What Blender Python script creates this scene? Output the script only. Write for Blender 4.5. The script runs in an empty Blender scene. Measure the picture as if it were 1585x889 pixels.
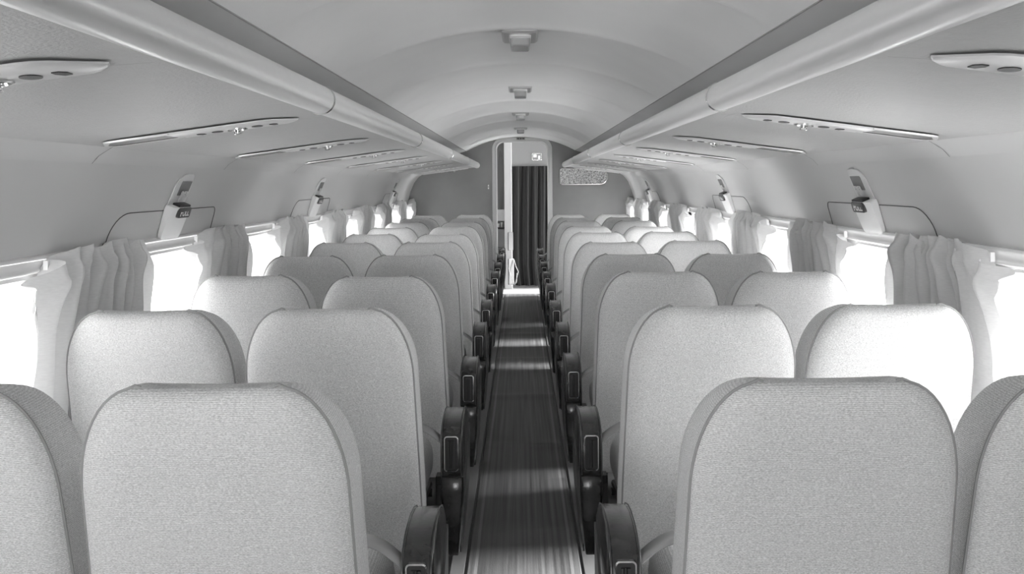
import bpy, math, random
from mathutils import Vector, Matrix
sc = bpy.context.scene
COL = sc.collection
PI = math.pi
# ------------------------------------------------------------------ camera, world, sun, exposure
FPX = 1465.0
EYE = 1.38
cd = bpy.data.cameras.new('camera'); cam = bpy.data.objects.new('camera', cd); COL.objects.link(cam)
cd.sensor_fit = 'HORIZONTAL'; cd.sensor_width = 36.0; cd.lens = 36.0*FPX/1585.0
cd.shift_x = (792.5-806.5)/1585.0
cd.shift_y = (284.5-444.5)/1585.0
cd.clip_start = 0.02
cam.rotation_mode = 'XYZ'
cam.matrix_world = Matrix.Translation((0, 0, EYE)) @ Matrix.Rotation(math.radians(0.45), 4, 'Y') @ Matrix.Rotation(PI/2, 4, 'X')
sc.camera = cam
w = bpy.data.worlds.new('sky'); sc.world = w; w.use_nodes = True
bg = w.node_tree.nodes['Background']; bg.inputs[0].default_value = (1, 1, 1, 1); bg.inputs[1].default_value = 9.0
_nt = w.node_tree; _tc = _nt.nodes.new('ShaderNodeTexCoord'); _sp = _nt.nodes.new('ShaderNodeSeparateXYZ'); _mr = _nt.nodes.new('ShaderNodeMapRange')
_mr.inputs['From Min'].default_value = -.12; _mr.inputs['From Max'].default_value = .05     # sunlit pale apron below, hazy sky above
_mr.inputs['To Min'].default_value = 13.0; _mr.inputs['To Max'].default_value = 8.0
_nt.links.new(_tc.outputs['Generated'], _sp.inputs[0]); _nt.links.new(_sp.outputs[2], _mr.inputs['Value']); _nt.links.new(_mr.outputs[0], bg.inputs[1])
sd = bpy.data.lights.new('sun', 'SUN'); sun = bpy.data.objects.new('sun', sd); COL.objects.link(sun)
sd.energy = 45.0; sd.angle = math.radians(14)
sun.rotation_euler = Vector((-1.0, -0.10, -0.62)).to_track_quat('-Z', 'Y').to_euler()
def portal(loc, sx, sy, direction):
    d = bpy.data.lights.new('daylight_portal', 'AREA'); d.shape = 'RECTANGLE'; d.size = sx; d.size_y = sy
    d.cycles.is_portal = True
    o = bpy.data.objects.new('daylight_portal', d); COL.objects.link(o)
    o.location = loc; o.rotation_euler = Vector(direction).to_track_quat('-Z', 'Z').to_euler()
sc.view_settings.view_transform = 'Standard'; sc.view_settings.look = 'None'
sc.view_settings.gamma = 1.0; sc.view_settings.use_curve_mapping = False
sc.view_settings.exposure = 0.03
sc.cycles.use_denoising = True
sc.cycles.max_bounces = 14; sc.cycles.diffuse_bounces = 10; sc.cycles.glossy_bounces = 5
sc.cycles.transparent_max_bounces = 16
sc.cycles.sample_clamp_indirect = 8.0
sc.cycles.caustics_reflective = False; sc.cycles.caustics_refractive = False

# ------------------------------------------------------------------ materials
def nmat(name, col, rough=0.6, metal=0.0, spec=0.5, noise=None, bump=None, stretch=(1, 1, 1), sheen=0.0, coat=0.0, trans=0.0):
    m = bpy.data.materials.new(name); m.use_nodes = True
    nt = m.node_tree; b = nt.nodes['Principled BSDF']
    b.inputs['Base Color'].default_value = (col, col, col, 1); b.inputs['Roughness'].default_value = rough
    b.inputs['Metallic'].default_value = metal; b.inputs['Specular IOR Level'].default_value = spec
    if sheen: b.inputs['Sheen Weight'].default_value = sheen
    if coat: b.inputs['Coat Weight'].default_value = coat; b.inputs['Coat Roughness'].default_value = 0.15
    tc = nt.nodes.new('ShaderNodeTexCoord'); mp = nt.nodes.new('ShaderNodeMapping')
    mp.inputs['Scale'].default_value = stretch
    nt.links.new(tc.outputs['Object'], mp.inputs['Vector'])
    if noise:
        scale, amt = noise
        n = nt.nodes.new('ShaderNodeTexNoise'); n.inputs['Scale'].default_value = scale; n.inputs['Detail'].default_value = 5
        nt.links.new(mp.outputs[0], n.inputs['Vector'])
        r = nt.nodes.new('ShaderNodeMapRange')
        r.inputs['From Min'].default_value = 0.25; r.inputs['From Max'].default_value = 0.75
        r.inputs['To Min'].default_value = max(0, col*(1-amt)); r.inputs['To Max'].default_value = min(1, col*(1+amt))
        nt.links.new(n.outputs[0], r.inputs['Value']); nt.links.new(r.outputs[0], b.inputs['Base Color'])
    if bump:
        scale, dist = bump
        n2 = nt.nodes.new('ShaderNodeTexNoise'); n2.inputs['Scale'].default_value = scale; n2.inputs['Detail'].default_value = 3
        nt.links.new(mp.outputs[0], n2.inputs['Vector'])
        bm_ = nt.nodes.new('ShaderNodeBump'); bm_.inputs['Distance'].default_value = dist; bm_.inputs['Strength'].default_value = 1.0
        nt.links.new(n2.outputs[0], bm_.inputs['Height']); nt.links.new(bm_.outputs[0], b.inputs['Normal'])
    return m
M = {}
M['wall'] = nmat('painted_wall', 0.62, 0.42, noise=(2.0, 0.03))
M['cornice'] = nmat('cornice_paint', 0.62, 0.45)
M['ceiling'] = nmat('headliner', 0.90, 0.8, noise=(3.0, 0.03), bump=(260, 0.0006))
M['ceiling_side'] = nmat('ceiling_side_paint', 0.80, 0.6, noise=(2.0, 0.05))
M['rack'] = nmat('rack_vinyl', 0.52, 0.5, bump=(160, 0.0015), noise=(40, 0.03))
M['tube'] = nmat('rack_tube_metal', 0.9, 0.28, metal=0.2)
M['ring'] = nmat('bright_metal_ring', 0.85, 0.15, metal=0.9)
M['service'] = nmat('service_panel_metal', 0.78, 0.3, metal=0.2)
M['chrome'] = nmat('chrome', 0.8, 0.12, metal=1.0)
M['black'] = nmat('black_plastic', 0.012, 0.4)
M['label_dark'] = nmat('dark_label', 0.06, 0.4)
M['ink'] = nmat('pale_lettering', 0.8, 0.5)
M['greyplate'] = nmat('grey_plate', 0.20, 0.35)
M['sill'] = nmat('window_reveal', 0.74, 0.5)
M['bulkhead'] = nmat('bulkhead_paint', 0.26, 0.4, noise=(3, 0.12))
M['frame'] = nmat('door_frame_metal', 0.62, 0.35, metal=0.15)
M['lamp_base'] = nmat('lamp_base_metal', 0.55, 0.35, metal=0.3)
M['white'] = nmat('white_panel', 0.9, 0.5)
M['light_grey'] = nmat('light_grey_panel', 0.28, 0.5)
M['mid_grey'] = nmat('mid_grey_panel', 0.22, 0.5)
M['dark_cloth'] = nmat('dark_drape', 0.006, 0.75, sheen=0.3)
M['leather'] = nmat('dark_leather', 0.028, 0.27, noise=(30, 0.4), bump=(120, 0.0006), coat=0.7)
M['leather_piping'] = nmat('leather_piping', 0.05, 0.3)
M['arm_side'] = nmat('arm_side_panel', 0.09, 0.35)
M['steel'] = nmat('dark_steel', 0.05, 0.35, metal=0.7)
M['belt'] = nmat('belt_webbing', 0.5, 0.7, bump=(300, 0.0005))
M['piping'] = nmat('seat_piping', 0.38, 0.8)
M['hatch'] = nmat('seam_line', 0.10, 0.6)
M['lamp'] = nmat('lamp_lens', 0.45, 0.2, metal=0.3)

def fabric(name, col):
    m = nmat(name, col, 0.92, spec=0.15, sheen=0.25)
    nt = m.node_tree; b = nt.nodes['Principled BSDF']
    tc = nt.nodes.new('ShaderNodeTexCoord')
    mp = nt.nodes.new('ShaderNodeMapping'); mp.inputs['Scale'].default_value = (260, 260, 700)
    nt.links.new(tc.outputs['Object'], mp.inputs['Vector'])
    n = nt.nodes.new('ShaderNodeTexNoise'); n.inputs['Scale'].default_value = 1.0; n.inputs['Detail'].default_value = 3
    nt.links.new(mp.outputs[0], n.inputs['Vector'])
    n2 = nt.nodes.new('ShaderNodeTexNoise'); n2.inputs['Scale'].default_value = 5.0; n2.inputs['Detail'].default_value = 2
    nt.links.new(tc.outputs['Object'], n2.inputs['Vector'])
    r = nt.nodes.new('ShaderNodeMapRange'); r.inputs['From Min'].default_value = .3; r.inputs['From Max'].default_value = .7
    r.inputs['To Min'].default_value = col*0.72; r.inputs['To Max'].default_value = col*1.25
    nt.links.new(n.outputs[0], r.inputs['Value'])
    wv = nt.nodes.new('ShaderNodeTexWave'); wv.bands_direction = 'Z'; wv.inputs['Scale'].default_value = 95; wv.inputs['Distortion'].default_value = 1.2; wv.inputs['Detail Scale'].default_value = 8
    nt.links.new(tc.outputs['Object'], wv.inputs['Vector'])
    wr = nt.nodes.new('ShaderNodeMapRange'); wr.inputs['To Min'].default_value = .86; wr.inputs['To Max'].default_value = 1.08
    nt.links.new(wv.outputs['Fac'], wr.inputs['Value'])
    mu = nt.nodes.new('ShaderNodeMath'); mu.operation = 'MULTIPLY'
    nt.links.new(r.outputs[0], mu.inputs[0]); nt.links.new(wr.outputs[0], mu.inputs[1]); nt.links.new(mu.outputs[0], b.inputs['Base Color'])
    bp = nt.nodes.new('ShaderNodeBump'); bp.inputs['Distance'].default_value = 0.0008; bp.inputs['Strength'].default_value = 0.7
    nt.links.new(n.outputs[0], bp.inputs['Height'])
    bp2 = nt.nodes.new('ShaderNodeBump'); bp2.inputs['Distance'].default_value = 0.012; bp2.inputs['Strength'].default_value = 0.5
    nt.links.new(n2.outputs[0], bp2.inputs['Height']); nt.links.new(bp2.outputs[0], bp.inputs['Normal'])
    nt.links.new(bp.outputs[0], b.inputs['Normal'])
    return m
M['fabric'] = fabric('tweed_fabric', 0.82)

def carpet():
    m = nmat('aisle_carpet', 0.03, 0.55, spec=0.5)
    nt = m.node_tree; b = nt.nodes['Principled BSDF']
    tc = nt.nodes.new('ShaderNodeTexCoord')
    mp = nt.nodes.new('ShaderNodeMapping'); mp.inputs['Scale'].default_value = (70, 0.8, 1)
    nt.links.new(tc.outputs['Object'], mp.inputs['Vector'])
    n = nt.nodes.new('ShaderNodeTexNoise'); n.inputs['Scale'].default_value = 1.0; n.inputs['Detail'].default_value = 4
    nt.links.new(mp.outputs[0], n.inputs['Vector'])
    r = nt.nodes.new('ShaderNodeMapRange'); r.inputs['From Min'].default_value = .3; r.inputs['From Max'].default_value = .75
    r.inputs['To Min'].default_value = 0.03; r.inputs['To Max'].default_value = 0.12
    nt.links.new(n.outputs[0], r.inputs['Value'])
    # two pale woven border stripes
    sx = nt.nodes.new('ShaderNodeSeparateXYZ'); nt.links.new(tc.outputs['Object'], sx.inputs[0])
    ab = nt.nodes.new('ShaderNodeMath'); ab.operation = 'ABSOLUTE'; nt.links.new(sx.outputs[0], ab.inputs[0])
    cp = nt.nodes.new('ShaderNodeMath'); cp.operation = 'COMPARE'; cp.inputs[1].default_value = 0.172; cp.inputs[2].default_value = 0.0055
    nt.links.new(ab.outputs[0], cp.inputs[0])
    ml = nt.nodes.new('ShaderNodeMath'); ml.operation = 'MULTIPLY'; ml.inputs[1].default_value = 0.075
    nt.links.new(cp.outputs[0], ml.inputs[0])
    ad = nt.nodes.new('ShaderNodeMath'); ad.operation = 'ADD'
    nt.links.new(r.outputs[0], ad.inputs[0]); nt.links.new(ml.outputs[0], ad.inputs[1])
    nt.links.new(ad.outputs[0], b.inputs['Base Color'])
    mp2 = nt.nodes.new('ShaderNodeMapping'); mp2.inputs['Scale'].default_value = (300, 60, 1)
    nt.links.new(tc.outputs['Object'], mp2.inputs['Vector'])
    n3 = nt.nodes.new('ShaderNodeTexNoise'); n3.inputs['Scale'].default_value = 1.0
    nt.links.new(mp2.outputs[0], n3.inputs['Vector'])
    bp = nt.nodes.new('ShaderNodeBump'); bp.inputs['Distance'].default_value = 0.001; bp.inputs['Strength'].default_value = 0.6
    nt.links.new(n3.outputs[0], bp.inputs['Height']); nt.links.new(bp.outputs[0], b.inputs['Normal'])
    return m
M['carpet'] = carpet()
M['under_floor'] = nmat('side_floor', 0.05, 0.5, noise=(20, 0.3))
M['floor_strip'] = nmat('floor_strip_metal', 0.13, 0.35, metal=0.2, noise=(12, 0.2), stretch=(1, .1, 1))

def curtain_mat(name, col, tr):
    m = bpy.data.materials.new(name); m.use_nodes = True; nt = m.node_tree; nt.nodes.clear()
    out = nt.nodes.new('ShaderNodeOutputMaterial'); mx = nt.nodes.new('ShaderNodeMixShader'); mx.inputs[0].default_value = tr
    d = nt.nodes.new('ShaderNodeBsdfDiffuse'); t = nt.nodes.new('ShaderNodeBsdfTranslucent')
    tc = nt.nodes.new('ShaderNodeTexCoord'); mp = nt.nodes.new('ShaderNodeMapping'); mp.inputs['Scale'].default_value = (60, 60, 350)
    n = nt.nodes.new('ShaderNodeTexNoise'); n.inputs['Scale'].default_value = 1
    r = nt.nodes.new('ShaderNodeMapRange'); r.inputs['To Min'].default_value = col*0.9; r.inputs['To Max'].default_value = col*1.08
    nt.links.new(tc.outputs['Object'], mp.inputs[0]); nt.links.new(mp.outputs[0], n.inputs['Vector']); nt.links.new(n.outputs[0], r.inputs['Value'])
    nt.links.new(r.outputs[0], d.inputs[0]); nt.links.new(r.outputs[0], t.inputs[0])
    nt.links.new(d.outputs[0], mx.inputs[1]); nt.links.new(t.outputs[0], mx.inputs[2]); nt.links.new(mx.outputs[0], out.inputs[0])
    return m
M['curtain'] = curtain_mat('curtain_cotton', 0.80, 0.17)

def glass_mat():
    m = bpy.data.materials.new('window_glass'); m.use_nodes = True; nt = m.node_tree; nt.nodes.clear()
    out = nt.nodes.new('ShaderNodeOutputMaterial'); mx = nt.nodes.new('ShaderNodeMixShader'); mx.inputs[0].default_value = 0.06
    t = nt.nodes.new('ShaderNodeBsdfTransparent'); t.inputs[0].default_value = (.72, .72, .72, 1)
    g = nt.nodes.new('ShaderNodeBsdfGlossy'); g.inputs['Roughness'].default_value = 0.03
    nt.links.new(t.outputs[0], mx.inputs[1]); nt.links.new(g.outputs[0], mx.inputs[2]); nt.links.new(mx.outputs[0], out.inputs[0])
    return m
M['glass'] = glass_mat()
def pebble():
    m = nmat('pebbled_glass', 0.3, 0.2, spec=0.8)
    nt = m.node_tree; b = nt.nodes['Principled BSDF']
    tc = nt.nodes.new('ShaderNodeTexCoord'); n = nt.nodes.new('ShaderNodeTexNoise'); n.inputs['Scale'].default_value = 80; n.inputs['Detail'].default_value = 6
    nt.links.new(tc.outputs['Object'], n.inputs['Vector'])
    r = nt.nodes.new('ShaderNodeMapRange'); r.inputs['From Min'].default_value = .35; r.inputs['From Max'].default_value = .65
    r.inputs['To Min'].default_value = .12; r.inputs['To Max'].default_value = .62
    nt.links.new(n.outputs[0], r.inputs['Value']); nt.links.new(r.outputs[0], b.inputs['Base Color'])
    return m
M['pebble'] = pebble()

# ------------------------------------------------------------------ helpers
class MB:
    def __init__(s): s.v = []; s.f = []
    def add(s, vs, fs):
        b = len(s.v); s.v += [tuple(p) for p in vs]; s.f += [tuple(b+i for i in f) for f in fs]; return s
    def box(s, c, d, rot=None):
        vs = []
        for x in (-.5, .5):
            for y in (-.5, .5):
                for z in (-.5, .5):
                    p = Vector((x*d[0], y*d[1], z*d[2]))
                    if rot is not None: p = rot @ p
                    vs.append((p.x+c[0], p.y+c[1], p.z+c[2]))
        return s.add(vs, [(0, 1, 3, 2), (4, 6, 7, 5), (0, 4, 5, 1), (2, 3, 7, 6), (0, 2, 6, 4), (1, 5, 7, 3)])
    def loops(s, rings, closed=True, cap=(False, False)):
        n = len(rings[0]); vs = [p for r in rings for p in r]; fs = []
        for k in range(len(rings)-1):
            for i in range(n if closed else n-1):
                j = (i+1) % n
                fs.append((k*n+i, k*n+j, (k+1)*n+j, (k+1)*n+i))
        if cap[0]: fs.append(tuple(range(n-1, -1, -1)))
        if cap[1]: fs.append(tuple((len(rings)-1)*n+i for i in range(n)))
        return s.add(vs, fs)
    def tube(s, pts, r, n=8, closed=False, cap=True):
        pts = [Vector(p) for p in pts]; rings = []; N = len(pts); prev = None
        for i, p in enumerate(pts):
            if closed: t = pts[(i+1) % N]-pts[i-1]
            else: t = pts[min(i+1, N-1)]-pts[max(i-1, 0)]
            t.normalize()
            if prev is None:
                a = Vector((0, 0, 1)) if abs(t.z) < .9 else Vector((1, 0, 0))
                u = t.cross(a).normalized()
            else:
                u = (prev-t*prev.dot(t)).normalized()
            prev = u; vv = t.cross(u)
            rr = r[i] if isinstance(r, (list, tuple)) else r
            rings.append([tuple(p+u*math.cos(2*PI*k/n)*rr+vv*math.sin(2*PI*k/n)*rr) for k in range(n)])
        if closed: rings.append(rings[0])
        return s.loops(rings, True, (cap and not closed, cap and not closed))
    def cyl(s, a, b, r, n=16, r2=None):
        return s.tube([a, b], [r, r if r2 is None else r2], n)
    def build(s, name, mat, parent=None, smooth=True, angle=40, bevel=0, subsurf=0, solid=0):
        me = bpy.data.meshes.new(name); me.from_pydata(s.v, [], s.f); me.validate(); me.update()
        o = bpy.data.objects.new(name, me); COL.objects.link(o)
        me.materials.append(mat)
        import bmesh
        bm = bmesh.new(); bm.from_mesh(me); bmesh.ops.remove_doubles(bm, verts=bm.verts, dist=1e-5)
        bmesh.ops.recalc_face_normals(bm, faces=bm.faces); bm.to_mesh(me); bm.free()
        if smooth:
            me.shade_smooth()
            me.set_sharp_from_angle(angle=math.radians(angle))
        if solid:
            md = o.modifiers.new('solid', 'SOLIDIFY'); md.thickness = solid; md.offset = 0
        if bevel:
            md = o.modifiers.new('bevel', 'BEVEL'); md.width = bevel; md.segments = 3; md.limit_method = 'ANGLE'
        if subsurf:
            md = o.modifiers.new('sub', 'SUBSURF'); md.levels = subsurf; md.render_levels = subsurf
        if parent is not None: o.parent = parent
        return o
def thing(name, label, cat, loc=(0, 0, 0), rz=0.0, group=None):
    o = bpy.data.objects.new(name, None); COL.objects.link(o); o.empty_display_size = .1
    o.location = loc; o.rotation_euler = (0, 0, rz); o['label'] = label; o['category'] = cat
    if group: o['group'] = group
    return o
def tag(o, label, cat, group=None):
    o['label'] = label; o['category'] = cat
    if group: o['group'] = group
    return o
def struct(o, label, cat):
    o['kind'] = 'structure'; o['label'] = label; o['category'] = cat
    return o
def copy_tree(o, parent=None):
    c = o.copy(); COL.objects.link(c)
    if parent is not None: c.parent = parent
    for ch in list(o.children): copy_tree(ch, c)
    return c
def rrect(w, h, r, n=6, cx=0, cy=0):
    pts = []
    for (sx, sy, a0) in ((1, 1, 0), (-1, 1, 90), (-1, -1, 180), (1, -1, 270)):
        for k in range(n+1):
            a = math.radians(a0+90*k/n)
            pts.append((cx+sx*(w/2-r)+r*math.cos(a), cy+sy*(h/2-r)+r*math.sin(a)))
    return pts
def rect_project(hole, x0, x1, y0, y1):
    """for each hole point the point of the outer rectangle (corner-aligned)"""
    n = len(hole)//4; out = []
    cs = [(x1, y1), (x0, y1), (x0, y0), (x1, y0)]
    for q in range(4):
        for k in range(n):
            hx, hy = hole[q*n+k]; cx_, cy_ = cs[q]
            t = k/(n-1)
            if q in (0, 2):
                p = (cx_, hy+(cy_-hy)*min(1, 2*t)) if t < .5 else (hx+(cx_-hx)*min(1, 2*(1-t)), cy_)
            else:
                p = (hx+(cx_-hx)*min(1, 2*t), cy_) if t < .5 else (cx_, hy+(cy_-hy)*min(1, 2*(1-t)))
            out.append(p)
    return out
def text_mesh(txt, size, mat, name, parent, loc, rot, depth=0.0006, wide=1.12):
    cu = bpy.data.curves.new(name, 'FONT'); cu.body = txt; cu.size = size; cu.extrude = depth; cu.offset = .0009
    cu.align_x = 'CENTER'; cu.align_y = 'CENTER'
    t = bpy.data.objects.new(name, cu); COL.objects.link(t)
    dg = bpy.context.evaluated_depsgraph_get(); me = bpy.data.meshes.new_from_object(t.evaluated_get(dg))
    bpy.data.objects.remove(t)
    o = bpy.data.objects.new(name, me); COL.objects.link(o); me.materials.clear(); me.materials.append(mat)
    o.parent = parent; o.matrix_local = Matrix.Translation(loc) @ rot @ Matrix.Diagonal((wide, 1, 1, 1))
    return o
ORD = ['nearest', 'second', 'third', 'fourth', 'fifth', 'sixth', 'seventh', 'eighth', 'ninth', 'tenth', 'eleventh', 'twelfth']
def ordc(i): return 'nearest the camera' if i == 0 else ORD[i]+' from the camera'

# ------------------------------------------------------------------ cabin dimensions
Y0, YB = -4.6, 11.19          # aft end (left open to let in fill daylight), front bulkhead
WP = 1.21                      # window pitch
WC = [2.31+WP*k for k in range(-5, 8) if 2.31+WP*k > Y0+.4]
WIN = [y for y in WC if y < YB-.3]
HW, HZ0, HZ1 = 0.315, 0.60, 1.135   # inner window cut-out
# wall section, (x, z) from the floor up
WALL = [(1.30, 0.0), (1.345, .15), (1.378, .35), (1.388, .56), (1.340, 1.16), (1.335, 1.19), (1.305, 1.30), (1.262, 1.40), (1.225, 1.448)]
CORN = [(1.225, 1.448), (1.205, 1.470), (1.165, 1.495), (1.14, 1.52), (1.12, 1.62)]
def wx(z):
    for (x0, z0), (x1, z1) in zip(WALL, WALL[1:]):
        if z0 <= z <= z1: return x0+(x1-x0)*(z-z0)/(z1-z0)
    return WALL[-1][0]
RK_IN = (0.545, 1.574); RK_OUT = (1.19, 1.488)
def rackz(x): return RK_IN[1]+(RK_OUT[1]-RK_IN[1])*(x-RK_IN[0])/(RK_OUT[0]-RK_IN[0])
SEAM = (0.642, 1.768); CROWN = 1.93
_rise = CROWN-SEAM[1]; CR = (SEAM[0]**2+_rise**2)/(2*_rise)
def cz(x): return CROWN-CR+math.sqrt(CR*CR-x*x)
RIBS = [2.39+.98*k for k in range(-7, 9)]

# ------------------------------------------------------------------ floor
fl = MB(); fl.add([(-1.45, Y0, -.001), (1.45, Y0, -.001), (1.45, 14.4, -.001), (-1.45, 14.4, -.001)], [(0, 1, 2, 3)])
struct(fl.build('floor', M['under_floor'], None, False), 'dark cabin floor under the rows of seats', 'floor')
cp = MB(); rr = random.Random(3)
rows_ = []
ys = [Y0+.05*i for i in range(int((11.8-Y0)/.05)+1)]
seams = [2.55, 3.72, 4.95, 6.1, 7.4, 8.6]
for y in ys:
    zz = .008+.0025*math.sin(y*5.1)+.002*math.sin(y*2.3+1)
    for s_ in seams: zz += .010*math.exp(-((y-s_)/.05)**2)
    rows_.append([(-.205, y, .0), (-.2, y, zz), (-.1, y, zz+.001*math.sin(y*9)), (0, y, zz), (.1, y, zz+.001*math.sin(y*7+2)), (.2, y, zz), (.205, y, 0)])
cp.loops(rows_, closed=False)
tag(cp.build('aisle_carpet', M['carpet']), 'long dark carpet runner with pale edge stripes down the aisle', 'carpet')
for s, nm in ((-1, 'left'), (1, 'right')):
    b = MB().box((s*.238, (Y0+YB)/2, .004), (.05, YB-Y0, .009))
    struct(b.build('trim_%d' % (1 if s < 0 else 2), M['floor_strip'], None, bevel=.002), 'grey floor strip along the %s edge of the carpet' % nm, 'floor trim')

# ------------------------------------------------------------------ side walls with window cut-outs, windows, rails
def wins(s): return [y for y in WIN if y > (2.0 if s > 0 else 0.5)]
def make_wall(s, nm):
    b = MB()
    def P(y, z): return (s*wx(z), y, z)
    for (x0, z0), (x1, z1) in zip(WALL, WALL[1:]):
        if abs(z0-.56) < 1e-6: continue
        b.add([(s*x0, Y0, z0), (s*x0, YB+.02, z0), (s*x1, YB+.02, z1), (s*x1, Y0, z1)], [(0, 1, 2, 3)])
    za, zb = .56, 1.16
    prev = Y0
    for yc in wins(s):
        c0, c1 = yc-HW-.03, yc+HW+.03
        b.add([P(prev, za), P(c0, za), P(c0, zb), P(prev, zb)], [(0, 1, 2, 3)])
        hole = rrect(2*HW, HZ1-HZ0, .085, 8, yc, (HZ0+HZ1)/2)
        outer = rect_project(hole, c0, c1, za, zb)
        b.loops([[P(*p) for p in outer], [P(*p) for p in hole]])
        prev = c1
    b.add([P(prev, za), P(YB+.02, za), P(YB+.02, zb), P(prev, zb)], [(0, 1, 2, 3)])
    o = b.build('wall_'+nm, M['wall'], None, True, 30)
    struct(o, 'pale grey curved %s cabin side wall' % nm, 'wall')
    return o
wno = 1
for s, nm in ((-1, 'left'), (1, 'right')):
    make_wall(s, nm)
    for i, yc in enumerate(wins(s)):
        zc = (HZ0+HZ1)/2
        vis = i-2
        place = 'behind the camera' if yc < 2 else ordc(vis-1 if False else [y for y in WIN if y > 2].index(yc))
        root = bpy.data.objects.new('window_%d' % wno, None); COL.objects.link(root); wno += 1
        root.location = (s*wx(zc), yc, zc)
        struct(root, 'bright cabin window in the %s wall, %s' % (nm, place), 'window')
        rings = []
        for (d, sh, rad) in ((-.004, -.006, .09), (-.006, .004, .085), (.004, .010, .08), (.048, .045, .07), (.055, .06, .06), (.075, .06, .06)):
            h = rrect(2*(HW-sh), HZ1-HZ0-2*sh, rad, 8, 0, 0)
            rings.append([(s*(wx(zc+q)-wx(zc)+d), p, q) for p, q in h])
        MB().loops(rings).build('window_frame', M['sill'], root, True, 35)
        g = rrect(2*(HW-.058), HZ1-HZ0-.116, .06, 8)
        MB().add([(s*(wx(zc+q)-wx(zc)+.06), p, q) for p, q in g], [tuple(range(len(g)))]).build('window_pane', M['glass'], root, False)
        portal((s*(wx(zc)+.085), yc, zc), 2*HW-.1, HZ1-HZ0-.1, (-s, 0, 0))
    # curtain rail (channel above the windows)
    r = MB()
    prof = [(-.002, 1.192), (-.012, 1.190), (-.014, 1.182), (-.009, 1.178), (-.009, 1.156), (-.014, 1.152), (-.012, 1.146), (.004, 1.142)]
    r.loops([[(s*(wx(z)+dx), y, z) for dx, z in prof] for y in (Y0, YB)], closed=False)
    o = r.build('curtain_rail', M['sill'], None, True, 30, solid=.002)
    tag(o, 'slim pale curtain rail running along the %s wall above the windows' % nm, 'curtain rail', None)
    # cornice
    c = MB(); c.loops([[(s*x, y, z) for x, z in CORN] for y in (Y0, YB+.02)], closed=False)
    o = c.build('trim_%d' % (3 if s < 0 else 4), M['cornice'], None, True, 20)
    struct(o, 'smooth grey cornice where the %s wall meets the luggage rack' % nm, 'trim')
    j = MB()
    for k in range(-2, 9):
        y = 1.38+1.2*k+.12
        if y < YB: j.loops([[(s*(x-.0006), y+dy, z-.0012) for x, z in CORN[:4]] for dy in (0, .003)], closed=False)
    j.build('joint_line', M['hatch'], o, False)
vf = MB().box((.1, 12.5, .002), (1.9, 1.4, .008))  # flat slab, paler than the floor around it
tag(vf.build('vestibule_floor_slab', M['mid_grey'], None, False), 'mid-grey floor section beyond the end of the carpet runner', 'floor mat')
# end walls
# front bulkhead with doorway
DX0, DX1, DZ = -.285, .315, 1.872
b = MB()
zt = 2.05
hole = rrect(DX1-DX0, DZ+.3, .085, 8, (DX0+DX1)/2, (DZ-.3)/2)
outer = rect_project(hole, -1.45, 1.45, -.35, zt)
b.loops([[(x, YB, z) for x, z in outer], [(x, YB, z) for x, z in hole], [(x, YB+.05, z) for x, z in hole]])
struct(b.build('wall_front', M['bulkhead'], None, True, 30), 'dark grey front bulkhead around the doorway', 'wall')
dv = MB().box((1.16, -.1, .74), (.40, .05, 1.48))  # unseen panel added to keep aft daylight off the near right window seat
struct(dv.build('wall_shade_blocker', M['mid_grey'], None, bevel=.004), 'added unseen grey panel behind the camera, shading the right window seats', 'wall')
fr = MB()
def door_loop(off, y):
    w_ = DX1-DX0+2*off; cx_ = (DX0+DX1)/2; r_ = .085+off
    pts = []
    pts.append((cx_+w_/2, y, 0))
    for k in range(13):
        a = math.radians(90*k/12); pts.append((cx_+w_/2-r_+r_*math.cos(a), y, DZ+off-r_+r_*math.sin(a)))
    for k in range(13):
        a = math.radians(90+90*k/12); pts.append((cx_-w_/2+r_+r_*math.cos(a), y, DZ+off-r_+r_*math.sin(a)))
    pts.append((cx_-w_/2, y, 0))
    return pts
fr.loops([door_loop(-.003, YB+.055), door_loop(-.004, YB-.018), door_loop(.004, YB-.026), door_loop(.016, YB-.024), door_loop(.022, YB-.012), door_loop(.05, YB-.010), door_loop(.056, YB-.001)], closed=False)
struct(fr.build('door_1', M['frame'], None, True, 30), 'polished metal frame around the open front doorway', 'door frame')
# header plate above the door
hp = MB()
pts = []
for k in range(17):
    x = -.30+.66*k/16
    pts.append((x, YB-.004, cz(x)-.004))
for k in range(16, -1, -1):
    x = -.30+.66*k/16
    pts.append((x, YB-.004, DZ+.045))
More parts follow.
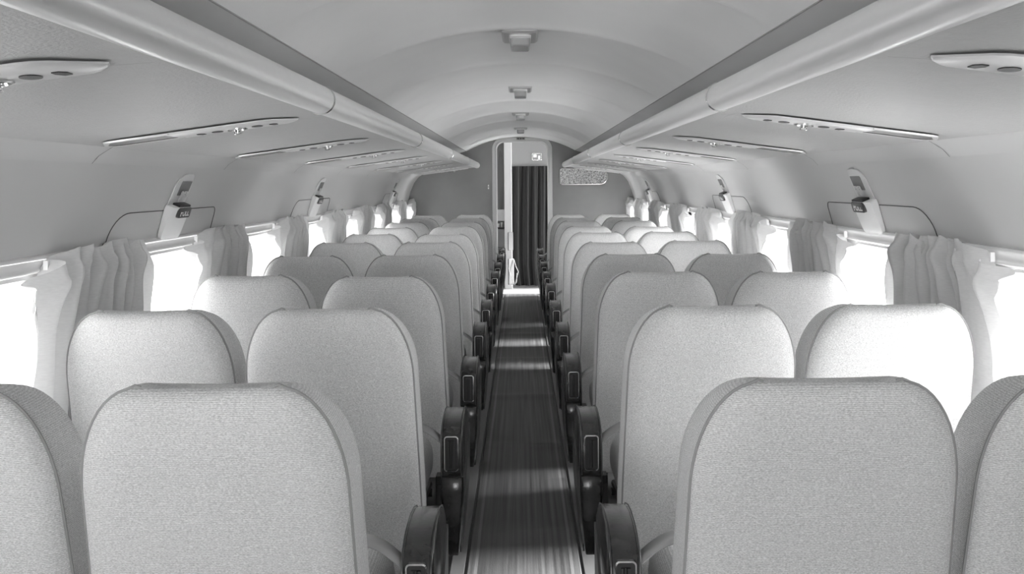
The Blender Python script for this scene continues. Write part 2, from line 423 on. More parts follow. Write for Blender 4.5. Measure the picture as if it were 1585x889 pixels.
# ceiling -------------------------------------------------------------
ce = MB(); rows_ = []
xs = [SEAM[0]*(-1+2*i/28) for i in range(29)]
prof_y = []
rb = [r for r in RIBS if r < YB]
allr = [Y0]+rb+[YB+.02]
for a, c in zip(allr, allr[1:]):
    for t in (0.0, .02, .06, .15, .3, .5, .7, .85, .94, .98):
        prof_y.append((a+(c-a)*t, .045*math.sin(PI*min(1, max(0, t)))**.6 *(.35 if c > YB else 1) if 0 < t < 1 else 0.0, t))
prof_y.append((YB+.02, 0, 0))
for y, up, t in prof_y:
    rows_.append([(x, y, cz(x)+up*(1-(x/SEAM[0])**4)) for x in xs])
ce.loops(rows_, closed=False)
ceil = struct(ce.build('ceiling', M['ceiling'], None, True, 60), 'pale arched headliner ceiling divided by soft ribs', 'ceiling')
for s, nm in ((-1, 'left'), (1, 'right')):
    q = MB(); q.loops([[(s*SEAM[0], y, SEAM[1]), (s*(SEAM[0]+.01), y, SEAM[1]-.003), (s*.80, y, 1.725), (s*.98, y, 1.672), (s*1.12, y, 1.615)] for y in (Y0, YB+.02)], closed=False)
    o = q.build('trim_%d' % (5 if s < 0 else 6), M['ceiling_side'], None, True, 30)
    struct(o, 'darker grey panel between the ceiling and the %s rack' % nm, 'ceiling trim')
    e = MB(); e.tube([(s*SEAM[0], Y0, SEAM[1]-.002), (s*SEAM[0], YB, SEAM[1]-.002)], .0022, 6)
    e.build('edge_bead', M['piping'], o)
# ------------------------------------------------------------------ luggage racks
RING_Y = [2.46+2.18*k for k in range(-1, 4)]
for s, nm in ((-1, 'left'), (1, 'right')):
    t = thing('luggage_rack', 'open luggage rack with rounded metal rail along the %s side of the cabin' % nm, 'luggage rack', (s*.9, YB, 1.53), group=None)
    off = Vector((-s*.9, -YB, -1.53))
    def loc(p): return (p[0]+off.x, p[1]+off.y, p[2]+off.z)
    p_ = MB()
    sec = [(.538, 1.574), (.62, 1.567), (.75, 1.551), (.9, 1.531), (1.05, 1.511), (1.19, 1.490), (1.19, 1.510), (1.05, 1.533), (.9, 1.555), (.75, 1.578), (.54, 1.60)]
    p_.loops([[loc((s*x, y, z)) for x, z in sec] for y in (Y0, YB)], True, (True, True))
    p_.build('rack_panel', M['rack'], t, True, 30)
    tb = MB()
    cx_, cz_ = .520, 1.602
    sec = []
    for k in range(28):
        a = 2*PI*k/28
        rx, rz_ = .036, .036
        sec.append((cx_+rx*math.cos(a), cz_+rz_*math.sin(a)))
    tb.loops([[loc((s*x, y, z)) for x, z in sec] for y in (Y0, YB)], True, (True, True))
    tb.build('rail_tube', M['tube'], t, True, 50)
    for ry in RING_Y:
        rg = MB(); pts = []
        for k in range(25):
            a = math.radians(20+250*k/24+0)
            aa = math.radians(60)+math.radians(240)*k/24
            pts.append(loc((s*(cx_+.0368*math.cos(aa)), ry, cz_+.0368*math.sin(aa))))
        rg.tube(pts, .0030, 6).build('joint_ring', M['ring'], t)
    for k in range(-2, 9):
        y = 1.38+1.2*k+.06
        if y < YB-.05:
            ps = [(x, z-.0008) for x, z in ((.56, 1.570), (.62, 1.566), (.75, 1.551), (.9, 1.531), (1.05, 1.511), (1.19, 1.490))]
            sm = MB(); sm.loops([[loc((s*x, y+dy, z)) for x, z in ps] for dy in (0, .003)], closed=False).build('panel_seam', M['greyplate'], t, False)
    for rv in ([4.64, 6.3, 8.0] if False else []): pass

# ------------------------------------------------------------------ passenger service panels under the racks
def make_service(s):
    root = bpy.data.objects.new('service_panel', None); COL.objects.link(root)
    ang = math.atan2(RK_OUT[1]-RK_IN[1], RK_OUT[0]-RK_IN[0])
    # local: u outward along the rack, y along cabin, n down
    cx_ = .90
    def L(u, y, n):   # u measured from x=.90
        x = u*math.cos(ang)+n*math.sin(ang); z = u*math.sin(ang)-n*math.cos(ang)
        return (s*x, y, z)
    def plate(o_, inset, n): return [L(u+( -inset if u > uc else inset)*1.0, y*(1-inset*9), n) for u, y in o_]
    uc = 0
    in_o = [(-.295, .020), (-.285, .006), (-.240, -.055), (-.222, -.068), (-.20, -.072), (.035, -.072), (.035, .072), (-.262, .072), (-.285, .045)]
    r0 = [L(u, y, 0.0) for u, y in in_o]; r1 = [L(u*.99, y*.98, .003) for u, y in in_o]; r2 = [L(u*.96, y*.88, .006) for u, y in in_o]
    MB().loops([r0, r1, r2], True, (False, True)).build('faceplate', M['service'], root, True, 25)
    o2 = [(.036, -.072), (.195, -.072), (.212, -.066), (.245, .012), (.240, .050), (.222, .072), (.036, .072)]
    r0 = [L(u, y, 0) for u, y in o2]; r1 = [L(.14+(u-.14)*.97, y*.97, .004) for u, y in o2]; r2 = [L(.14+(u-.14)*.86, y*.72, .004) for u, y in o2]; r3 = [L(.14+(u-.14)*.87, y*.73, .002) for u, y in o2]
    MB().loops([r0, r1, r2], True, (False, False)).build('sign_frame', M['service'], root, True, 25)
    MB().add(r3, [tuple(range(len(r3)))]).build('sign_lens', M['greyplate'], root, False)
    for u in (-.178, -.068):
        pts = [L(u+.0145*math.cos(a), .018+.022*math.sin(a), .0075) for a in [2*PI*k/20 for k in range(20)]]
        p0 = [L(u+.0145*math.cos(a), .018+.022*math.sin(a), .004) for a in [2*PI*k/20 for k in range(20)]]
        MB().loops([p0, pts], True, (False, True)).build('reading_light', M['black'], root, True, 30)
    for u in (-.222, -.022):
        sh = [(-.008, .030), (.004, .032), (.010, .012), (.008, -.004), (-.003, -.004), (-.010, .010)]
        MB().loops([[L(u+a, .01+b_, .004) for a, b_ in sh], [L(u+a, .01+b_, .0075) for a, b_ in sh]], True, (False, True)).build('call_switch', M['black'], root, True, 30)
    n = MB(); rings = []
    for rr_, h in ((.027, .004), (.027, .009), (.023, .010), (.021, .006), (.010, .006), (.006, .011), (.010, .014), (.011, .020), (.008, .022)):
        rings.append([L(-.123+rr_*math.cos(2*PI*k/20), .02+rr_*math.sin(2*PI*k/20), h) for k in range(20)])
    n.loops(rings, True, (False, True)).build('air_nozzle', M['chrome'], root, True, 35)
    return root
for s, nm in ((-1, 'left'), (1, 'right')):
    proto = None; i = 0
    for k in range(0, 9):
        y = 1.38+1.2*k
        if y > YB-.15: break
        if proto is None: o = proto = make_service(s)
        else: o = copy_tree(proto)
        o.location = (s*.90, y, rackz(.90)-.0005)
        tag(o, 'service panel with reading lights and air nozzle under the %s rack, %s' % (nm, ordc(i)), 'service panel', 'service panels under the %s rack' % nm)
        i += 1

# ------------------------------------------------------------------ ceiling lights
def make_dome(nolens=False):
    root = bpy.data.objects.new('ceiling_light', None); COL.objects.link(root)
    a = rrect(.134, .27, .014, 4); b2 = rrect(.118, .254, .010, 4)
    MB().loops([[(x, y, .02) for x, y in a], [(x, y, -.004) for x, y in a], [(x, y, -.010) for x, y in b2]], True, (False, True)).build('base_plate', M['lamp_base'], root, True, 30)
    a = rrect(.082, .17, .012, 4); b2 = rrect(.070, .150, .010, 4); c = rrect(.076, .16, .010, 4); d = rrect(.058, .13, .008, 4)
    MB().loops([[(x, y, -.009) for x, y in a], [(x, y, -.014) for x, y in a], [(x, y, -.020) for x, y in c], [(x, y, -.020) for x, y in d]], True).build('lens_housing', M['service'], root, True, 30)
    MB().loops([[(x, y, -.018) for x, y in b2], [(x, y, -.044) for x, y in b2], [(x*.92, y*.94, -.050) for x, y in b2]], True, (False, True)).build('lens', M['lamp'], root, True, 30)
    return root
proto = None
for i, y in enumerate((3.37+.17, 5.41+.13, 7.33+.13, 9.30+.13)):
    o = make_dome() if proto is None else copy_tree(proto)
    if proto is None: proto = o
    o.location = (0, y, CROWN+.004)
    tag(o, 'square metal ceiling light on the arched ceiling, %s' % ordc(i), 'ceiling light', 'ceiling lights along the centreline')

# ------------------------------------------------------------------ emergency exits with release handles
def make_exit(s, nm, yc, which, letters=True):
    root = bpy.data.objects.new('exit_release', None); COL.objects.link(root)
    zc = 1.30; root.location = (s*wx(zc), yc, zc)
    def S(y, z, n):   # on the wall, n = distance into the cabin
        x = wx(z); e = .01
        tx = (wx(z+e)-wx(z-e))/(2*e); l = math.hypot(1, tx)
        return (s*(x-n/l)-s*wx(zc), y-0, z-zc-n*tx/l*(-1)*-1 if False else z-zc+n*tx/l)
    def slab(name, yz, n0, n1, mat, ins=.003, parent=root):
        ym = sum(p[0] for p in yz)/len(yz); zm = sum(p[1] for p in yz)/len(yz)
        def sh(p):
            d = math.hypot(p[0]-ym, p[1]-zm); f = (d-ins)/d
            return (ym+(p[0]-ym)*f, zm+(p[1]-zm)*f)
        # subdivide into z strips is unnecessary for small plates
        return MB().loops([[S(y, z, n0) for y, z in yz], [S(y, z, n1-.001) for y, z in yz], [S(*sh(p), n1) for p in yz]], True, (False, True)).build(name, mat, parent, True, 30)
    def band(yw, z0, z1, rt, rb_, n_steps=8):
        """rounded vertical strip as rows so it follows the curved wall"""
        rows = []
        zs = sorted(set([z0+(z1-z0)*k/n_steps for k in range(n_steps+1)] + [z0+rb_*f for f in (0, .1, .3, .6, 1)] + [z1-rt*f for f in (0, .1, .3, .6, 1)]))
        for z in zs:
            h = yw/2
            if z < z0+rb_: q = 1-(z-z0)/rb_; h = yw/2-rb_*(1-math.sqrt(max(0, 1-q*q)))
            if z > z1-rt: q = 1-(z1-z)/rt; h = yw/2-rt*(1-math.sqrt(max(0, 1-q*q)))
            rows.append((z, h))
        return rows
    # recessed upper plate
    rows = band(.165, 1.275, 1.428, .055, .004)
    MB().loops([[S(-h, z, .001), S(-h, z, .005), S(h, z, .005), S(h, z, .001)] for z, h in rows], closed=False).build('handle_plate', M['service'], root, True, 40)
    # lower pull handle, wedge shaped, standing proud of the wall
    rows = band(.19, 1.185, 1.315, .006, .03)
    hb = MB(); hb.loops([[S(-h, z, .002), S(-h, z, .014+.016*(z-1.185)/.13), S(-h*.86, z, .020+.016*(z-1.185)/.13), S(h*.86, z, .020+.016*(z-1.185)/.13), S(h, z, .014+.016*(z-1.185)/.13), S(h, z, .002)] for z, h in rows], closed=False, )
    n = len(rows)
    hb.add([S(-rows[-1][1], rows[-1][0], .002), S(-rows[-1][1], rows[-1][0], .030), S(-rows[-1][1]*.86, rows[-1][0], .036), S(rows[-1][1]*.86, rows[-1][0], .036), S(rows[-1][1], rows[-1][0], .030), S(rows[-1][1], rows[-1][0], .002)], [(0, 1, 2, 3, 4, 5)])
    hb.build('pull_handle', M['white'], root, True, 35)
    # dark tab with PULL
    ty = .018
    tab = [(ty+y, 1.293+z) for y, z in rrect(.125, .042, .011, 4)]
    slab('pull_tab', tab, .028, .041, M['label_dark'], .002)
    # instruction label above
    lab = [(ty+y, 1.375+z) for y, z in rrect(.105, .054, .003, 2)]
    slab('instruction_label', lab, .004, .0065, M['greyplate'], .001)
    slot = [(ty+y, 1.318+z) for y, z in rrect(.115, .008, .002, 2)]
    slab('release_slot', slot, .006, .034, M['black'], .001)
    # lettering follows the wall: X axis along +-y, Y axis up the wall, Z into the cabin
    def frame(z, n, y):
        p = Vector(S(y, z, n)); p2 = Vector(S(y, z+.01, n)); up = (p2-p).normalized()
        yd = Vector((0, 1, 0)) if s < 0 else Vector((0, -1, 0))
        nn = yd.cross(up).normalized()
        return p, Matrix((yd, up, nn)).transposed().to_4x4()
    p, R = frame(1.290, .0412, ty); text_mesh('PULL', .036, M['ink'], 'lettering', root, p, R)
    p, R = frame(1.356, .0125, ty); text_mesh('EMER', .026, M['ink'], 'lettering', root, p, R)
    p, R = frame(1.334, .0105, ty); text_mesh('EXIT', .026, M['ink'], 'lettering', root, p, R)
    tag(root, 'PULL emergency release handle on the %s wall, %s' % (nm, which), 'exit handle', 'emergency release handles')
    # hatch outline seam
    hz = []
    y0_, y1_, zt_, zb_ = yc-.52, yc+.50, 1.292, 1.196
    hz.append((y0_-.02, zb_))
    for k in range(9):
        a = math.radians(180-90*k/8); hz.append((y0_+.13+.13*math.cos(a)*1.0, zt_-.09+.09*math.sin(a)))
    for k in range(5):
        a = math.radians(90-90*k/4); hz.append((y1_-.03+.03*math.cos(a), zt_-.03+.03*math.sin(a)))
    hz.append((y1_, zb_))
    hb = MB(); hb.tube([(s*(wx(z)-.0006), y, z) for y, z in hz], .0018, 5)
    return hb.build('hatch_outline', M['hatch'])
for s, nm in ((-1, 'left'), (1, 'right')):
    for yc, which in ((3.55, 'nearest the camera'), (5.98, 'second from the camera'), (9.55, 'farthest from the camera')):
        h = make_exit(s, nm, yc, which)
        tag(h, 'thin dark seam outlining the exit hatch in the %s wall, %s' % (nm, which), 'exit hatch', 'exit hatch outlines')

# ------------------------------------------------------------------ curtains
def make_curtain(s, yn, yf, seed, nm, which):
    r = random.Random(seed)
    NU, NV = 96, 40
    npl = 9
    ph = [r.uniform(-.25, .25) for _ in range(npl+2)]
    amp = [r.uniform(.7, 1.2) for _ in range(npl+2)]
    hdr0 = yn+.26; hdr1 = yf-.02+r.uniform(-.03, .03)
    b = MB(); rows = []
    zb = .56
    for j in range(NV+1):
        v = (j/NV)
        row = []
        for i in range(NU+1):
            u = i/NU
            # header position along the rail: first sixth droops off the last hook
            if u < .2: yt = yn+.02+(hdr0-yn-.02)*(u/.2)
            else: yt = hdr0+(hdr1-hdr0)*((u-.2)/.8)
            yb = yn+(yf+.03-yn)*u
            zt_ = 1.196
            if u < .2: zt_ -= .095*(1-u/.2)**1.15
            if u > .95: zt_ -= .008*((u-.95)/.05)
            k = u*npl; c = math.cos(2*PI*(k+ph[int(k)]*math.sin(PI*(k % 1))))
            tri = abs((k % 1)-.5)*2; zt_ += (.024*tri-.010)*(1 if u > .2 else .3)+.006*math.sin(31*u+seed)+.004*math.sin(67*u+2*seed)
            z = zt_+(zb-zt_)*v
            vv = min(1, v/.22)
            y = yt+(yb-yt)*(1-(1-min(1, v*1.9))**2.2)
            a = amp[int(k)]
            sharp = (abs(c)**.65)*(1 if c > 0 else -1)
            pin = .028+.016*math.sin(PI*min(1, v/.14)*.5)
            dx = pin*a*((1-vv)*sharp+vv*(.75*c+.25*sharp))*(1+.25*v)
            dx += .007*math.sin(2*PI*(2.3*u+.4*v)+seed)*v
            # creases fanning from the hooks
            dx += .012*math.exp(-((v-.10)/.06)**2)*math.sin(2*PI*(k*1.7)+9*v+seed)+.006*math.sin(2*PI*(k*.6)+14*v+seed)*(1-v)
            y += .022*math.sin(2*PI*k+1.3)*(1-.4*v)+.02*math.exp(-((v-.07)/.05)**2)*math.sin(2*PI*k*.5+seed)*(u > .22)
            x = wx(max(.3, min(1.16, z)))-.054-dx
            if v < .06: x += .006
            row.append((s*x, y, z))
        rows.append(row)
    cxm, cym = s*1.30, (yn+yf)/2
    rows = [[(p[0]-cxm, p[1]-cym, p[2]-1.18) for p in row] for row in rows]
    b.loops(rows, closed=False)
    t = thing('window_curtain', 'gathered pale cotton curtain on the %s wall, %s' % (nm, which), 'curtain', (cxm, cym, 1.18), group='curtains along the %s wall' % nm)
    b.build('curtain_cloth', M['curtain'], t, True, 180)
    for q in range(-1, 7):
        yq = hdr0+(hdr1-hdr0)*q/6
        MB().box((s*(wx(1.17)-.026)-cxm, yq-cym, 1.165-1.18), (.012, .010, .026)).build('curtain_hook', M['white'], t, False)
    # pull tabs: pale corner piece at the far top
    fl_ = MB(); a0 = hdr1-.01-cym
    X = s*(wx(1.16)-.045)-cxm
    fl_.loops([[(X, a0-.02, .0), (X, a0+.10, .012-.02), (X, a0+.12, .016-.022)], [(X+s*.004, a0-.03, -.075), (X, a0+.02, -.052), (X, a0+.12, -.014)]], closed=False)
    fl_.build('corner_flap', M['curtain'], t, True, 180)
for s, nm in ((-1, 'left'), (1, 'right')):
    i = 0
    for k in range(-1, 7):
        yn = 2.43+.03*(s > 0)+1.20*k
        make_curtain(s, yn, yn+.73+.04*(s > 0), 11*k+(3 if s < 0 else 8), nm, ordc(i)); i += 1
    # the last curtain, pushed up to the bulkhead
    make_curtain(s, 10.93-.05, YB-.04, 77+s, nm, 'pushed against the bulkhead')

# ------------------------------------------------------------------ seats
def seat_outline(n_c=12):
    """closed outline (x, z) starting lower left going clockwise; top at z=0"""
    L = []
    def bw(z):  # half width at height z (0 top .. -0.75 bottom)
        return .227+.0105*min(1, max(0, (-z-.15)/.40))
    zb = -.80
    for k in range(9): z = zb+(-.20-zb)*k/8; L.append((-bw(z), z))
    for k in range(1, n_c+1):
        a = math.radians(180-90*k/n_c); L.append((-.120+.108*math.cos(a), -.195+.195*math.sin(a)**1.0))
    for k in range(1, 8): L.append((-.120+.240*k/8, .0-.003*math.sin(PI*k/8)))
    R = [(-x, z) for x, z in L[:9+n_c]][::-1]
    return L+R
def build_backrest(root, mat):
    out = seat_outline()
    cz0 = -.36
    def ring(ins, y, ears=0.0, zs=None):
        pts = []
        for x, z in out:
            fx = 1-ins/.235; fz = 1-ins/.33
            zz = cz0+(z-cz0)*fz
            if zs is not None and z > -.16: zz -= zs*(1-min(1, -z/.16))
            pts.append((x*fx, y+ (0), zz))
        return pts
    rings = []
    # rear dome (towards camera is -y)
    for ins, y in ((.20, -.010), (.15, -.010), (.09, -.0095), (.045, -.007), (.02, -.001), (.006, .010)):
        rings.append(ring(ins, y))
    # seam then bulging boxing
    rings.append(ring(.0, .024)); 
    for ins, y, d in ((-.0005, .030, 0), (-.001, .055, .001), (-.001, .080, .004), (-.001, .105, .010), (-.002, .130, .018), (.012, .146, .03), (.05, .158, .04), (.12, .162, .04), (.2, .162, .04)):
        rings.append(ring(ins, y, zs=d))
    # lean: back leans towards the camera at its top
    def lean(p): return (p[0], p[1]+.235*(-p[2])*1.0, p[2]+1.043)
    rings = [[lean(p) for p in r_] for r_ in rings]
    n = len(rings[0])
    b = MB(); b.loops(rings, True, (True, True))
    o = b.build('backrest', mat, root, True, 50)
    # piping each side, with the little ear where it meets the top
    pp = MB()
    for sg in (-1, 1):
        pts = []
        for x, z in out[:9+12]:
            zz = z; e = 0
            pts.append(lean((sg*-x*-1*(1) if False else sg*(-x), .021, z)))
        pts[-1] = (pts[-1][0], pts[-1][1], pts[-1][2]+.0045)
        pts.append((pts[-1][0]*.93, pts[-1][1]+.004, pts[-1][2]-.0035))
        pp.tube(pts, .0026, 6)
    pp.build('piping', M['piping'], root)
    return o
def rbox(b, c, d, r, seg=4):
    """rounded box by stacking rounded-rect rings"""
    rings = []
    for k in range(seg+1):
        a = math.radians(90*k/seg); ins = r*(1-math.sin(a)); z = -d[2]/2+r*(1-math.cos(a))
        rings.append([(c[0]+x, c[1]+y, c[2]+z) for x, y in rrect(d[0]-2*ins, d[1]-2*ins, max(.012, r*1.2-ins), 4)])
    for k in range(seg+1):
        a = math.radians(90*k/seg); ins = r*(1-math.cos(a)); z = d[2]/2-r*(1-math.sin(a))
        rings.append([(c[0]+x, c[1]+y, c[2]+z) for x, y in rrect(d[0]-2*ins, d[1]-2*ins, max(.012, r*1.2-ins), 4)])
    b.loops(rings, True, (True, True))
def make_seat(kind, side):
    """side: +1 when the aisle (or inner) side of the seat is towards +x"""
    root = bpy.data.objects.new('passenger_seat', None); COL.objects.link(root)
    build_backrest(root, M['fabric'])
    b = MB(); rbox(b, (0, .50, .455), (.445, .50, .17), .07, 5)
    b.build('seat_cushion', M['fabric'], root, True, 60)
    f = MB()
    for x in (-.2, .2):
        f.tube([(x, .24, .37), (x, .72, .35)], .014, 8)
    f.tube([(-.22, .30, .35), (.22, .30, .35)], .014, 8); f.tube([(-.22, .66, .34), (.22, .66, .34)], .014, 8)
    f.build('seat_frame', M['steel'], root)
    for x in (-.19, .19):
        for (ya, yb) in ((.32, .22), (.62, .66)):
            MB().tube([(x, ya, .36), (x, yb, .0)], .012, 8).build('leg', M['steel'], root)
    # lap belt: webbing looping over the cushion edge by the aisle side
    sg = side
    bl = MB(); rows = []
    N = 16
    for k in range(N+1):
        t = k/N
        x = sg*((.268 if kind == 'aisle' else .205)-.20*t); z = .545+.062*math.sin(PI*(.12+.80*t)); y = .47+.03*math.sin(PI*t)
        rows.append([(x, y-.022, z-.004), (x, y+.022, z+.006)])
    bl.loops(rows, closed=False)
    bo = bl.build('seat_belt', M['belt'], root, True, 60, solid=.003)
    MB().box((sg*(.075), .47, .556), (.055, .045, .014), Matrix.Rotation(.3, 3, 'Y')).build('buckle', M['chrome'], bo, bevel=.004)
    if kind == 'aisle':
        ax = sg*.306     # armrest centre relative to the seat centre
        ar = bpy.data.objects.new('armrest', None)
        prof = [(.0, .485), (-.002, .52), (.0, .575), (.006, .600), (.022, .622), (.055, .639), (.10, .648), (.16, .650), (.22, .644), (.28, .628), (.325, .600), (.352, .560), (.362, .50), (.362, .40), (.350, .31), (.31, .245), (.24, .215), (.16, .203), (.10, .203), (.065, .215), (.040, .240), (.022, .290), (.010, .36), (.004, .43), (.003, .468), (.010, .476)]
        def hw(z): return .0345 if z > .42 else .0345-.018*((.42-z)/.22)**1.3
        cyc, czc = .18, .43
        rings = []
        for q in (-1.0, -.90, -.72, 0, .72, .90, 1.0):
            ins = {1.0: .010, .90: .003, .72: .0, 0: .0}[abs(q)]
            rings.append([(ax+q*hw(z)+ (0), .375+cyc+(y-cyc)*(1-ins/.18), czc+(z-czc)*(1-ins/.22)) for y, z in prof])
        arm = MB().loops(rings, True, (True, True)).build('armrest', M['leather'], root, True, 50)
        bpy.data.objects.remove(ar)
        pm = MB()
        for q in (-.86, .86):
            pts = [(ax+q*hw(z), .375+cyc+(y-cyc)*1.006, czc+(z-czc)*1.008) for y, z in prof[0:13]]
            pm.tube(pts, .0018, 5)
        pm.build('armrest_piping', M['leather_piping'], arm)
        # ashtray in the rear end
        yq = .375
        zc = .5530
        def ringy(w_, h_, r_, y): return [(ax+x, yq+y, zc+z) for x, z in rrect(w_, h_, r_, 4)]
        MB().loops([ringy(.044, .108, .009, .006), ringy(.044, .108, .009, -.006), ringy(.038, .102, .007, -.0075), ringy(.036, .099, .006, -.004), ringy(.036, .099, .006, .004)], True).build('ashtray_frame', M['chrome'], arm, True, 30)
        MB().add(ringy(.037, .100, .006, -.0025), [tuple(range(20))]).build('ashtray_recess', M['black'], arm, False)
        rg = []
        lw = [(-.010, -.0035), (-.010, -.009), (-.0055, -.009), (-.003, -.0065), (.001, -.0065), (.0035, -.0095), (.0095, -.0095), (.0095, -.0035)]
        MB().loops([[(ax+x, yq+y, zc+z) for x, y in lw] for z in (-.044, .040)], True, (True, True)).build('ashtray_lid', M['steel'], arm, True, 30)
        # lighter lower side panel facing the aisle
        pl = [(.352, .56), (.356, .40), (.345, .30), (.30, .235), (.22, .212), (.12, .205), (.085, .24), (.09, .30)]
        sd_ = ax+sg*(.0315)
        def px_(z): return ax+sg*(hw(z)+.0012)
        MB().loops([[(px_(z)-sg*.004, .375+y, z) for y, z in pl], [(px_(z)+sg*.002, .375+y, z) for y, z in pl]], True, (False, True)).build('side_panel', M['arm_side'], arm, True, 30)
        MB().box((sg*.262, .62, .40), (.05, .05, .03)).build('armrest_bracket', M['steel'], root, bevel=.003)
    return root
PITCH = .965
NROW = 10
sides = {-1: 'left', 1: 'right'}
rnd = random.Random(21)
for s in (-1, 1):
    for kind, xc in (('aisle', .527), ('window', 1.014)):
        proto = None
        for n in range(NROW):
            if proto is None: o = proto = make_seat(kind, -s)
            else: o = copy_tree(proto)
            o.location = (s*(xc-.012*(s > 0)+rnd.uniform(-.002, .002)), 1.550+PITCH*n+rnd.uniform(-.012, .012), rnd.uniform(-.004, .004))
            o.rotation_euler = (0, 0, rnd.uniform(-.003, .003))
            where = 'in the front row nearest the camera' if n == 0 else ('in the last row by the bulkhead' if n == NROW-1 else 'in the %s row from the camera' % ORD[n])
            if kind == 'aisle': lab = 'grey tweed aisle seat %s of the carpet %s' % (sides[s], where)
            else: lab = 'grey tweed window seat on the %s side %s' % (sides[s], where)
            tag(o, lab, 'airline seat', 'grey tweed passenger seats')

# ------------------------------------------------------------------ bulkhead fittings
t = thing('switch_plate', 'small pale switch plate on the bulkhead left of the doorway', 'switch plate', (-.385, YB-.001, 1.348))
a = rrect(.042, .078, .004, 2); b2 = rrect(.036, .072, .003, 2)
MB().loops([[(x, 0, z) for x, z in a], [(x, -.006, z) for x, z in a], [(x, -.008, z) for x, z in b2]], True, (False, True)).build('plate', M['light_grey'], t)
MB().box((0, -.010, .012), (.012, .010, .022)).build('switch', M['white'], t); MB().box((0, -.010, -.018), (.012, .010, .018)).build('switch', M['white'], t)
t = thing('glass_panel', 'pebbled transom glass with rounded end on the bulkhead under the right rack', 'glass panel', (.74, YB-.001, 1.46))
pts = []
for (cx_, cz_, r_, a0, a1) in ((.19, .0, .092, 90, -90),):
    for k in range(17): a = math.radians(a0+(a1-a0)*k/16); pts.append((cx_+r_*math.cos(a), cz_+r_*math.sin(a)))
for k in range(5): a = math.radians(270-90*k/4); pts.append((-.258+.02*math.cos(a), -.072+.02*math.sin(a)))
for k in range(5): a = math.radians(180-90*k/4); pts.append((-.258+.02*math.cos(a), .072+.02*math.sin(a)))
MB().add([(x, -.004, z) for x, z in pts], [tuple(range(len(pts)))]).build('pebbled_glass', M['pebble'], t, False)
MB().tube([(x, -.006, z) for x, z in pts], .006, 8, closed=True).build('rim', M['ring'], t)
t = thing('indicator_lights', 'row of three tiny dark indicator lights above the doorway', 'indicator lights', (0.0, YB-.03, 1.912))
MB().box((0, .012, .0), (.10, .02, .022)).build('housing', M['mid_grey'], t)
for x in (-.03, 0, .03): MB().cyl((x, .004, 0), (x, -.004, 0), .008, 12).build('indicator', M['black'], t)
o = MB()
n = len(pts)
# ------------------------------------------------------------------ vestibule beyond the door
VY = 12.72
v = MB()
v.box((1.38, (YB+11.75)/2, 1.0), (.04, 11.75-YB, 2.05)); v.box((1.38, 12.82, 1.0), (.04, .76, 2.05)); v.box((1.38, 12.1, 1.80), (.04, .7, .40))
struct(v.build('wall_vestibule_right', M['light_grey'], None, False), 'light grey vestibule wall right of the doorway', 'wall')
v = MB(); v.add([(-1.45, YB+.05, 1.96), (1.45, YB+.05, 1.96), (1.45, VY+1.5, 1.96), (-1.45, VY+1.5, 1.96)], [(0, 1, 2, 3)])
struct(v.build('ceiling_vestibule', M['white'], None, False), 'white ceiling of the vestibule', 'ceiling')
# partition above the curtain
v = MB(); v.box((-1.4, 12.2, .98), (.04, 2.1, 1.96))
struct(v.build('wall_vestibule_side', M['light_grey'], None, False), 'light grey left side wall of the vestibule', 'wall')
v = MB(); v.box((.62, VY, 1.79), (1.48, .03, .35)); 
struct(v.build('wall_vestibule_front', M['light_grey'], None, False), 'light grey panel above the dark doorway drape', 'wall')
v = MB(); v.box((-.60, VY+.02, .98), (.84, .03, 1.96))
struct(v.build('wall_vestibule_left', M['light_grey'], None, False), 'light panel at the left of the vestibule', 'wall')
v = MB(); v.box((.5, VY+.5, .98), (2.0, .03, 1.96))
struct(v.build('wall_cockpit', M['mid_grey'], None, False), 'grey wall behind the drape', 'wall')
v = MB(); v.box((-.172, VY-.16, .98), (.10, .34, 1.96))
struct(v.build('trim_7', M['white'], None, bevel=.006), 'tall white post at the left inside the doorway', 'post')
v = MB(); v.box((-.215, VY-.30, .98), (.012, .05, 1.96))
struct(v.build('trim_8', M['mid_grey'], None, bevel=.002), 'thin grey edge strip beside the white post', 'post')
# far oval mirror, cabinet
t = thing('oval_mirror', 'tall narrow oval dark mirror on the wall left inside the doorway', 'mirror', (-.272, VY-.002, 1.42))
pts = [(.044*math.cos(a), .42*math.sin(a)) for a in [2*PI*k/40 for k in range(40)]]
MB().loops([[(x, .0, z) for x, z in pts], [(x, -.010, z) for x, z in pts], [(x*.93, -.012, z*.99) for x, z in pts]], True, (False, True)).build('mirror_glass', M['mid_grey'], t)
MB().tube([(x, -.008, z) for x, z in pts], .004, 6, closed=True).build('mirror_rim', M['light_grey'], t)
t = thing('galley_cabinet', 'narrow galley cabinet left inside the doorway with pale top and dark base', 'cabinet', (-.30, VY-.06, 0))
MB().box((0, -.04, .26), (.16, .16, .52)).build('base_panel', M['mid_grey'], t)
MB().box((0, -.04, .66), (.16, .16, .24)).build('drawer_panel', M['light_grey'], t)
MB().box((0, -.04, .795), (.17, .18, .016)).build('worktop', M['steel'], t)
MB().box((0, .0, .96), (.15, .06, .15)).build('splash_panel', M['white'], t)
for i, (x, r_, h) in enumerate(((-.02, .016, .05), (.022, .014, .065))):
    q = MB(); rings = [[(r_*f*math.cos(2*PI*k/14), r_*f*math.sin(2*PI*k/14), h*g) for k in range(14)] for f, g in ((.8, 0), (.85, .02), (1, .95), (1.05, 1), (.92, .98), (.8, .1))]
    q.loops(rings, True, (True, True))
    o = q.build('cup', M['white']); o.location = (-.285+x, VY-.16, .8035)
    tag(o, ('small white cup at the left of the galley worktop' if i == 0 else 'taller white cup at the right of the galley worktop'), 'cup', 'cups on the galley worktop')
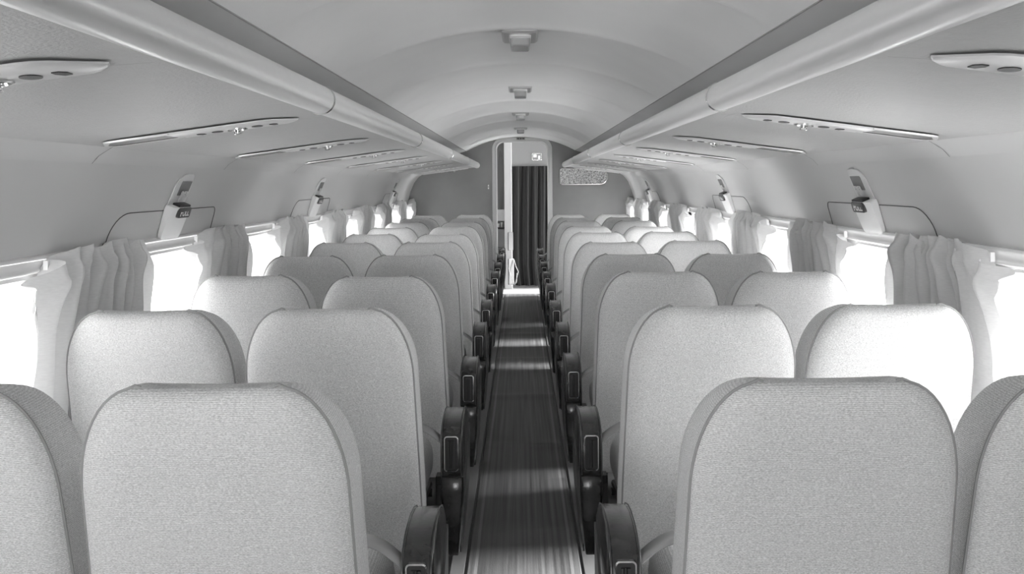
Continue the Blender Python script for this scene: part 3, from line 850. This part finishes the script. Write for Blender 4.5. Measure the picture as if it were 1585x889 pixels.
# drape
dr = MB(); rows = []
r_ = random.Random(5)
for j in range(31):
    v_ = j/30; row = []
    for i in range(91):
        u = i/90
        x = -.122+.485*u; z = 1.615-1.60*v_
        if v_ > .78: 
            q = (v_-.78)/.22
            x = x+.035*q*q*(1-u)
        dy = .028*math.sin(2*PI*u*4.3+.9*math.sin(2.2*v_)+.6*math.sin(9*u))*(.5+.5*v_)+.007*math.sin(2*PI*u*11+2*v_)
        row.append((x, VY-.04+dy, z))
    rows.append(row)
dr.loops(rows, closed=False)
tag(dr.build('doorway_drape', M['dark_cloth'], None, True, 180), 'long dark drape hanging across the far end of the aisle', 'drape')
# sign on the panel
t = thing('wall_sign', 'small framed pale notice on the panel above the dark drape', 'sign', (.215, VY-.018, 1.74))
MB().box((0, 0, 0), (.132, .008, .098)).build('sign_frame', M['chrome'], t, bevel=.002)
MB().box((0, -.004, 0), (.118, .004, .084)).build('sign_face', M['light_grey'], t, False)
MB().box((-.025, -.0065, .012), (.045, .002, .04)).build('sign_mark', M['white'], t, False)
MB().box((.03, -.0065, -.010), (.03, .002, .05)).build('sign_mark', M['white'], t, False)
# vestibule ceiling lamp
t = thing('vestibule_lamp', 'pale oblong ceiling lamp beyond the doorway at top right', 'ceiling lamp', (.22, 12.25, 1.958))
MB().box((0, 0, -.012), (.2, .22, .024)).build('lamp_cover', M['white'], t, bevel=.006)
# folding attendant seat
t = thing('folding_seat', 'folded attendant jump seat with looped straps on the white post', 'folding seat', (-.12, VY-.36, 0))
R1 = Matrix.Rotation(.5, 3, 'Z')
MB().box((-.025, -.02, .63), (.075, .02, .24), R1).build('back_pad', M['mid_grey'], t, bevel=.008)
MB().box((-.02, -.03, .235), (.085, .025, .34), R1).build('seat_pad', M['mid_grey'], t, bevel=.01)
MB().tube([(.02, -.03, .39), (.045, -.05, .30), (.075, -.06, .24), (.055, -.06, .16), (.035, -.06, .09), (-.04, -.06, .07)], .0045, 6).build('strap', M['belt'], t)
MB().tube([(-.06, -.05, .34), (-.035, -.06, .22), (.0, -.06, .12), (.03, -.06, .07), (.05, -.06, .10), (.055, -.06, .22)], .0045, 6).build('strap', M['belt'], t)
# vestibule daylight from an opening left in the right wall to admit it
portal((1.42, 12.1, .80), .69, 1.58, (-1, 0, 0))
portal((0, Y0-.02, .97), 2.7, 1.95, (0, 1, 0))
